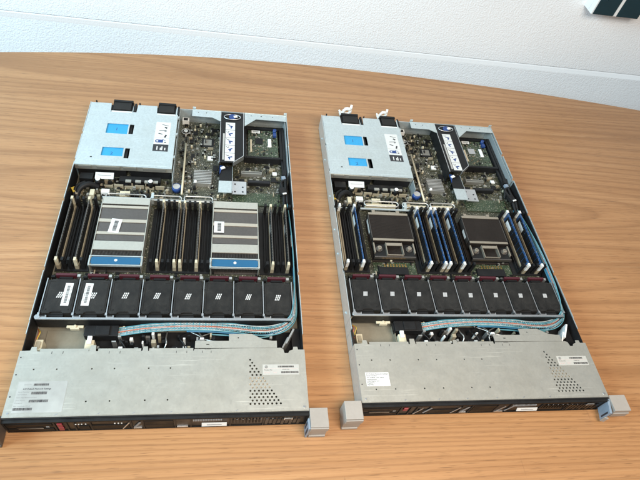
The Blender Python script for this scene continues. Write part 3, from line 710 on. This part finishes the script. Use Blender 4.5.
        b.obox((.2020, .4480, .0365), (.008, .003, .002), .3, 1); b.obox((.2030, .5000, .0270), (.008, .008, .006), .2, 2)
    part('power_cable', ['black', 'white', 'ear_blue'], rc, P, key='rcable')
    if left:
        part('wire_sleeve', ['white'], lambda b: b.tube([(.2110, .318, .0300), (.2110, .345, .0290)], .0022, 8), P)
    # ---- memory slots and modules
    def slot(white):
        def fn(b):
            m = 0
            for s in (-1, 1): b.box(s*.0012, -.0670, 0, s*.0031, .0670, .0070 if white else .0062, m)
            b.box(-.0011, -.0670, 0, .0011, .0670, .0030, m)
            for s in (-1, 1): b.box(-.0031, s*.0672, 0, .0031, s*.0720, .0120, m)
        return fn
    def latch(b):
        b.box(-.0026, -.0026, 0, .0026, .0026, .0130, 0); b.box(-.0021, -.0034, .0132, .0021, .0034, .0185, 0)
    s0 = part('memory_slot', ['tan', 'white'], slot(True), P, (FILLED[0], .3420, .0091), key='wslot')
    for y in (-.0700, .0700): part('slot_latch', ['cream' if left else 'white'], latch, s0, (0, y, .0122), key='slatch%d' % left)
    for x in FILLED[1:]: rep(s0, P, (x, .3420, .0091))
    e0 = part('memory_slot', ['black'], slot(False), P, (EMPTY[0], .3420, .0091), key='bslot')
    for y in (-.0700, .0700): part('slot_latch', ['black'], latch, e0, (0, y, .0122), key='blatch')
    for x in EMPTY[1:]: rep(e0, P, (x, .3420, .0091))
    def module(b):
        b.box(-.0006, -.0665, 0, .0006, .0665, .0290, 0)
        for s in (-1, 1):
            for i in range(9): b.box(s*.0007, -.0610+i*.0135, .0060, s*.0017, -.0492+i*.0135, .0252, 1)
        for i in range(20): b.box(-.00085, -.064+i*.0064, .0222, .00085, -.0615+i*.0064, .0272, 3)
        b.box(-.0007, -.0662, .0291, .0007, .0662, .0294, 4)
    def mlabel(b):
        for s in (-1,): b.box(s*.0018, -.012, .0075, s*.0020, .030, .0215, 0)
    occ = FILLED if left else FILLED[1:]
    m0 = part('memory_module', ['pcb_tan' if left else 'pcb_blue', 'black', 'gold', 'solder' if left else 'pcb_blue', 'fin' if left else 'pcb_blue'], module, P, (occ[0], .3420, .0100), key='mod%d' % left)
    part('module_label', ['clear_label' if left else 'paper', 'grey_ink'], lambda b: b.box(-.0021, .028 if not left else .01, .0085, -.00185, .053 if not left else .03, .0195, 0), m0, key='ml%d' % left)
    for x in occ[1:]: rep(m0, P, (x, .3420, .0100)).rotation_euler = (0, R(rs.uniform(-1.2, 1.2)), R(rs.uniform(-.2, .2)))
    # ---- processor heatsinks
    if left:
        def fins(b):
            for i in range(44): b.box(-.0415+i*.00193, .268, .010, -.0415+i*.00193+.0006, .417, .0325, 0)
            b.box(-.0430, .266, .0068, .0430, .419, .0098, 0)
            b.box(-.0417, .296, .0326, .0417, .398, .0330, 0)
        for k, cx in enumerate((-.1060, .1025)):
            fs = part('processor_heatsink', ['fin'], fins, P, (cx, 0, 0), key='fins')
            def fr(b):
                for s in (-1, 1):
                    b.box(s*.0425, .262, .012, s*.0440, .421, .0350, 0)
                b.box(-.0424, .4040, .0331, .0424, .4210, .0347, 0); b.box(-.0424, .2965, .0331, .0424, .3160, .0348, 0); b.box(-.0424, .3162, .0325, .0424, .3180, .0336, 2)
                for y0, y1 in ((.3945, .4005), (.3600, .3675), (.3315, .3375)): b.box(-.0424, y0, .0331, .0424, y1, .0342, 1)
            part('retention_frame', ['steel', 'band', 'black'], fr, fs, key='hframe', bevel=.0003)
            def lev(b):
                b.box(-.0455, .2635, .0290, .0455, .2840, .0310, 0); b.box(-.0455, .2635, .0311, .0455, .2652, .0345, 0); b.box(-.0455, .2822, .0311, .0455, .2840, .0345, 0)
                for s in (-1, 1): b.box(s*.0438, .2653, .0311, s*.0455, .2821, .0345, 0)
            lv = part('lever', ['steel_blue'], lev, fs, key='lev', bevel=.0004)
            part('lever_grip', ['blue', 'paper'], lambda b: [b.plate([(-.0395, .2662), (.0395, .2662), (.0420, .2690), (.0420, .2790), (.0390, .2812), (-.0390, .2812), (-.0420, .2790), (-.0420, .2690)], [], .0312, .0338, 0), b.cyl((0, .2745), .0028, .03385, .0339, 12, 1)], fs, key='grip')
            if k == 0: part('barcode_sticker', ['paper', 'ink'], lambda b: [b.box(-.0095, -.0165, 0, .0095, .0165, .0002, 0), barcode(b, -.003, -.012, .004, .012, .00025, 1, False, 15)], fs, (-.0120, .3510, .0344), rz=-.1)
            else: part('barcode_sticker', ['paper', 'ink'], lambda b: [b.box(-.0095, -.0135, 0, .0095, .0135, .0002, 0), barcode(b, -.003, -.010, .004, .010, .00025, 1, False, 16)], fs, (-.0310, .3560, .0344))
    else:
        def fins(b):
            for i in range(60): b.box(-.0415+i*.00141, .326, .010, -.0415+i*.00141+.0006, .398, .0330, 0)
            b.box(-.0430, .292, .0068, .0430, .399, .0098, 0)
            for i in range(20): b.box(-.0140+i*.00141, .297, .010, -.0140+i*.00141+.0006, .325, .0240, 0)
        for k, cx in enumerate((-.1025, .1040)):
            fs = part('processor_heatsink', ['fin_dark'], fins, P, (cx, 0, 0), key='fins1')
            def fr(b):
                for y0, y1 in ((.3930, .3985), (.3265, .3315)): b.box(-.0425, y0, .0331, .0425, y1, .0345, 1)
                for s in (-1, 1):
                    b.box(s*.0425, .3335, .0200, s*.0436, .3915, .0340, 0)
                    b.box(s*.0175, .2950, .0235, s*.0425, .3240, .0250, 2)
                    b.cyl((s*.0310, .3110), .0068, .0251, .0268, 16, 0); b.cyl((s*.0310, .3110), .0042, .0269, .0320, 12, 1); b.box(s*.0310-.0032, .3106, .03205, s*.0310+.0032, .3114, .0323, 2)
                    b.box(s*.0160, .2950, .0180, s*.0174, .3240, .0310, 1); b.box(s*.0400, .3000, .0251, s*.0425, .3240, .0300, 1)
                b.box(-.0159, .3160, .0300, .0159, .3225, .0320, 1); b.box(-.0159, .2950, .0260, .0159, .2965, .0290, 1); b.box(-.0425, .2915, .0200, .0425, .2940, .0262, 0)
                b.box(-.0425, .2941, .0110, .0425, .2949, .0230, 2)
                for s in (-1, 1): b.box(s*.0230, .4050, .0150, s*.0300, .4140, .0240, 1)
                b.box(-.0225, .4060, .0200, .0225, .4110, .0230, 1)
            part('retention_frame', ['fin', 'band_dull', 'black'], fr, fs, key='hframe1', bevel=.0003)
            part('socket_board', ['pcb_green', 'gold', 'black'], lambda b: [b.box(-.0430, .2560, .0068, .0440, .2905, .0086, 0)]+[b.box(-.021+i*.0062, .2805+(j*.004), .0087, -.018+i*.0062, .2830+(j*.004), .0094, 1) for i in range(8) for j in range(2)]+[b.box(-.0350, .2590, .0087, .0250, .2760, .0150, 2)], fs, key='skt')
            if k == 0: part('frame_sticker', ['paper'], lambda b: b.box(-.0448, .350, .0215, -.0446, .385, .0290, 0), fs)
            else: part('frame_sticker', ['paper'], lambda b: b.box(-.0448, .345, .0215, -.0446, .366, .0290, 0), fs)
    # ---- wire loops that hold the air baffle
    def loop(x0, x1, y):
        def fn(b):
            r = .006; pts = []
            for (cx, cy, a0) in ((x1-r, y+.0065, 0), (x0+r, y+.0065, 90), (x0+r, y-.0065+r, 180), (x1-r, y-.0065+r, 270)):
                cy = min(cy, y+.0065-r) if a0 < 180 else cy
                for k in range(5): a = R(a0+k*22.5); pts.append((cx+r*math.cos(a), cy+r*math.sin(a), .0280))
            b.tube(pts, .0014, 8, 0, True)
            b.box(x0+.004, y-.0030, .0100, x1-.004, y+.0030, .0240, 1)
        return fn
    for x0, x1, y in ((-.1470, -.0720, .4285), (-.0625, -.0040, .4285), (.0010, .0570, .4300)):
        part('baffle_loop', ['solder', 'steel_dark' if left else 'cream'], loop(x0, x1, y), P, key='loop%.3f%d' % (x0, left))
    part('cross_beam', ['steel_blue'], lambda b: [b.box(-.1560, .4150, .0220, .0590, .4190, .0245, 0), b.box(-.0600, .4200, .0180, -.0540, .4330, .0300, 0), b.box(-.2060, .4180, .0200, -.1800, .4200, .0220, 0)] if not left else [b.box(-.1530, .4240, .0270, -.0600, .4265, .0290, 0), b.box(-.0590, .4220, .0270, .0580, .4245, .0290, 0), b.box(-.0620, .4230, .0150, -.0570, .4380, .0330, 0)], P, key='beam%d' % left)
    # ---- white plastic clips behind the supplies of the second machine
    if not left:
        for x, sc_ in ((-.1530, 1.), (-.0610, .85)):
            def clipfn(b):
                i = len(b.v)
                b.tube([(.008*math.cos(a*.3927), .0, .014+.008*math.sin(a*.3927)) for a in range(16)], .0042, 8, 0, True)
                b.obox((-.011, .0, .006), (.012, .012, .006), .4, 0, rx=.5); b.obox((.009, .004, .022), (.006, .010, .012), -.3, 0, rx=.3); b.obox((0, -.002, .002), (.014, .012, .008), 0, 0)
                b.obox((-.016, .003, .010), (.006, .008, .004), .2, 0, ry=.6)
                b.xform(Matrix.Scale(sc_, 4), i)
            part('cable_clip', ['white'], clipfn, P, (x, .7080, .0300), bevel=.0012)
    return root

s_left = make_server(True, (0, 0, .0010), 0)
tag(s_left, 'open grey rack server with silver heatsinks, blue levers and barcode stickers on two fans', 'server', group='opened rack servers on the table')
s_right = make_server(False, (.52005, .01032, .0010), .0013)
tag(s_right, 'open grey rack server with blue memory modules, dark heatsinks and white clips at the rear', 'server', group='opened rack servers on the table')

# ------------------------------------------------------------------ table
edge = [(-1.3, .72), (-1.0, .805), (-.72, .862), (-.470, .903), (-.2905, .929), (-.0973, .9485), (.1102, .9590), (.3294, .9600), (.5001, .9545), (.6752, .9430), (.8569, .9290), (1.0408, .9100), (1.2908, .8770), (1.6, .825), (2.0, .74)]
pts = [(p.x, p.y) for p in smooth_path([(x, y, 0) for x, y in edge], 6)]
outline = pts+[(2.05, .3), (2.0, -.55), (-1.3, -.55), (-1.35, .2)]
tb = MB(); tb.plate(outline, [], -.028, 0, 0, 1)
table = link('conference_table', tb.mesh('conference_table', ['wood', 'wood_edge']), None, bevel=.002)
table.location = (0, 0, 0)
tag(table, 'light brown wood grain table top with a bowed rear edge, under both servers', 'table')
# ------------------------------------------------------------------ wall
def wall_fn(b):
    b.box(-3.2, 0, -.75, 4.2, .08, 1.7, 0)
w = MB(); wall_fn(w)
wall = link('wall', w.mesh('wall', ['wall']), None, (.33, 1.0350, 0), -.0137); tag(wall, kind='structure')
def ledge(b):
    # lower wallpaper sheet stands a little proud; a caulked seam with a thin open joint above it
    prof = [(.001, -.75), (-.0060, -.75), (-.0060, .0110), (-.0057, .0140), (-.0051, .0175), (-.0046, .0215), (-.0043, .0250), (-.0036, .0264), (-.0020, .0268), (.001, .0268)]
    i0 = len(b.v); n = len(prof)
    for x in (-3.2, 4.2): b.v += [(x, y, z) for y, z in prof]
    for k in range(n-1): b.face([i0+k, i0+k+1, i0+n+k+1, i0+n+k], 1 if 2 <= k <= 8 else 0, 2 <= k <= 5)
    b.face([i0+k for k in range(n)], 0); b.face([i0+n+k for k in reversed(range(n))], 0)
sk = MB(); ledge(sk)
tag(link('wall_ledge', sk.mesh('wall_ledge', ['wall', 'wall_smooth']), wall), kind='structure')
def upper(b): b.box(-3.2, -.0052, .0292, 4.2, -.0003, 1.7, 0)
up = MB(); upper(up)
tag(link('wall_covering', up.mesh('wall_covering', ['wall']), wall, bevel=.0008), kind='structure')
# ------------------------------------------------------------------ wall unit at top right
wu = bpy.data.objects.new('wall_unit', None); col.objects.link(wu); wu.location = (1.0316, 1.0235, .2255)
tag(wu, 'white unit with two dark teal panels mounted on the white wall', 'wall unit')
part('casing', ['box_white'], lambda b: [b.box(0, -.0480, .0, .1445, -.0020, .16, 0), b.box(-.0008, -.030, .004, -.0002, -.028, .156, 0)], wu, bevel=.0025)
for i, (a, c) in enumerate(((.0035, .0640), (.0745, .1390))):
    part('panel', ['teal_panel'], lambda b: b.box(a, -.0500, .0012, c, -.0482, .158, 0), wu, bevel=.0006)
part('divider', ['box_white'], lambda b: b.box(.0655, -.0498, .002, .0730, -.0482, .158, 0), wu)

# ------------------------------------------------------------------ light
wd = bpy.data.worlds.new('World'); sc.world = wd; wd.use_nodes = True
bg = wd.node_tree.nodes['Background']; bg.inputs[0].default_value = (.80, .90, 1.0, 1); bg.inputs[1].default_value = .17
def area(name, loc, target, size, power, c):
    l = bpy.data.lights.new(name, 'AREA'); l.shape = 'RECTANGLE'; l.size, l.size_y = size; l.energy = power; l.color = c
    o = bpy.data.objects.new(name, l); col.objects.link(o); o.location = loc
    o.rotation_euler = (Vector(target)-Vector(loc)).to_track_quat('-Z', 'Y').to_euler(); return o
area('ceiling_lamp', (.42, -.50, 1.30), (.32, .0, 0), (1.0, .5), 33, (1, .89, .77))
area('window_light', (-2.0, -.25, 1.50), (.4, 1.0, .12), (1.3, 1.2), 104, (.57, .845, 1))

# ------------------------------------------------------------------ camera
F, HC, PI_, RO, YAW = 532.7579, .8499245, .8640053, .2416133, -.2653834
CXY = (.07077446, -.28414369); CX, CY = -8.75145, -21.94964
c, s = math.cos(PI_), math.sin(PI_)
d = Vector((0, c, -s)); u = Vector((0, s, c)); r = Vector((1, 0, 0))
Rc = r*math.cos(RO)+u*math.sin(RO); Uc = -r*math.sin(RO)+u*math.cos(RO)
rot = Matrix.Rotation(YAW, 3, 'Z')
Rc, Uc, Bc = rot @ Rc, rot @ Uc, rot @ (-d)
cam = bpy.data.cameras.new('Camera'); co = bpy.data.objects.new('Camera', cam); col.objects.link(co)
co.matrix_world = Matrix(((Rc.x, Uc.x, Bc.x, CXY[0]), (Rc.y, Uc.y, Bc.y, CXY[1]), (Rc.z, Uc.z, Bc.z, HC), (0, 0, 0, 1)))
cam.sensor_width = 36; cam.lens = F/640*36; cam.shift_x = -CX/640; cam.shift_y = CY/640
cam.clip_start = .02; cam.clip_end = 50
sc.camera = co
sc.view_settings.view_transform = 'Standard'; sc.view_settings.look = 'None'; sc.view_settings.exposure = 0
sc.render.engine = 'CYCLES'; sc.cycles.use_denoising = True
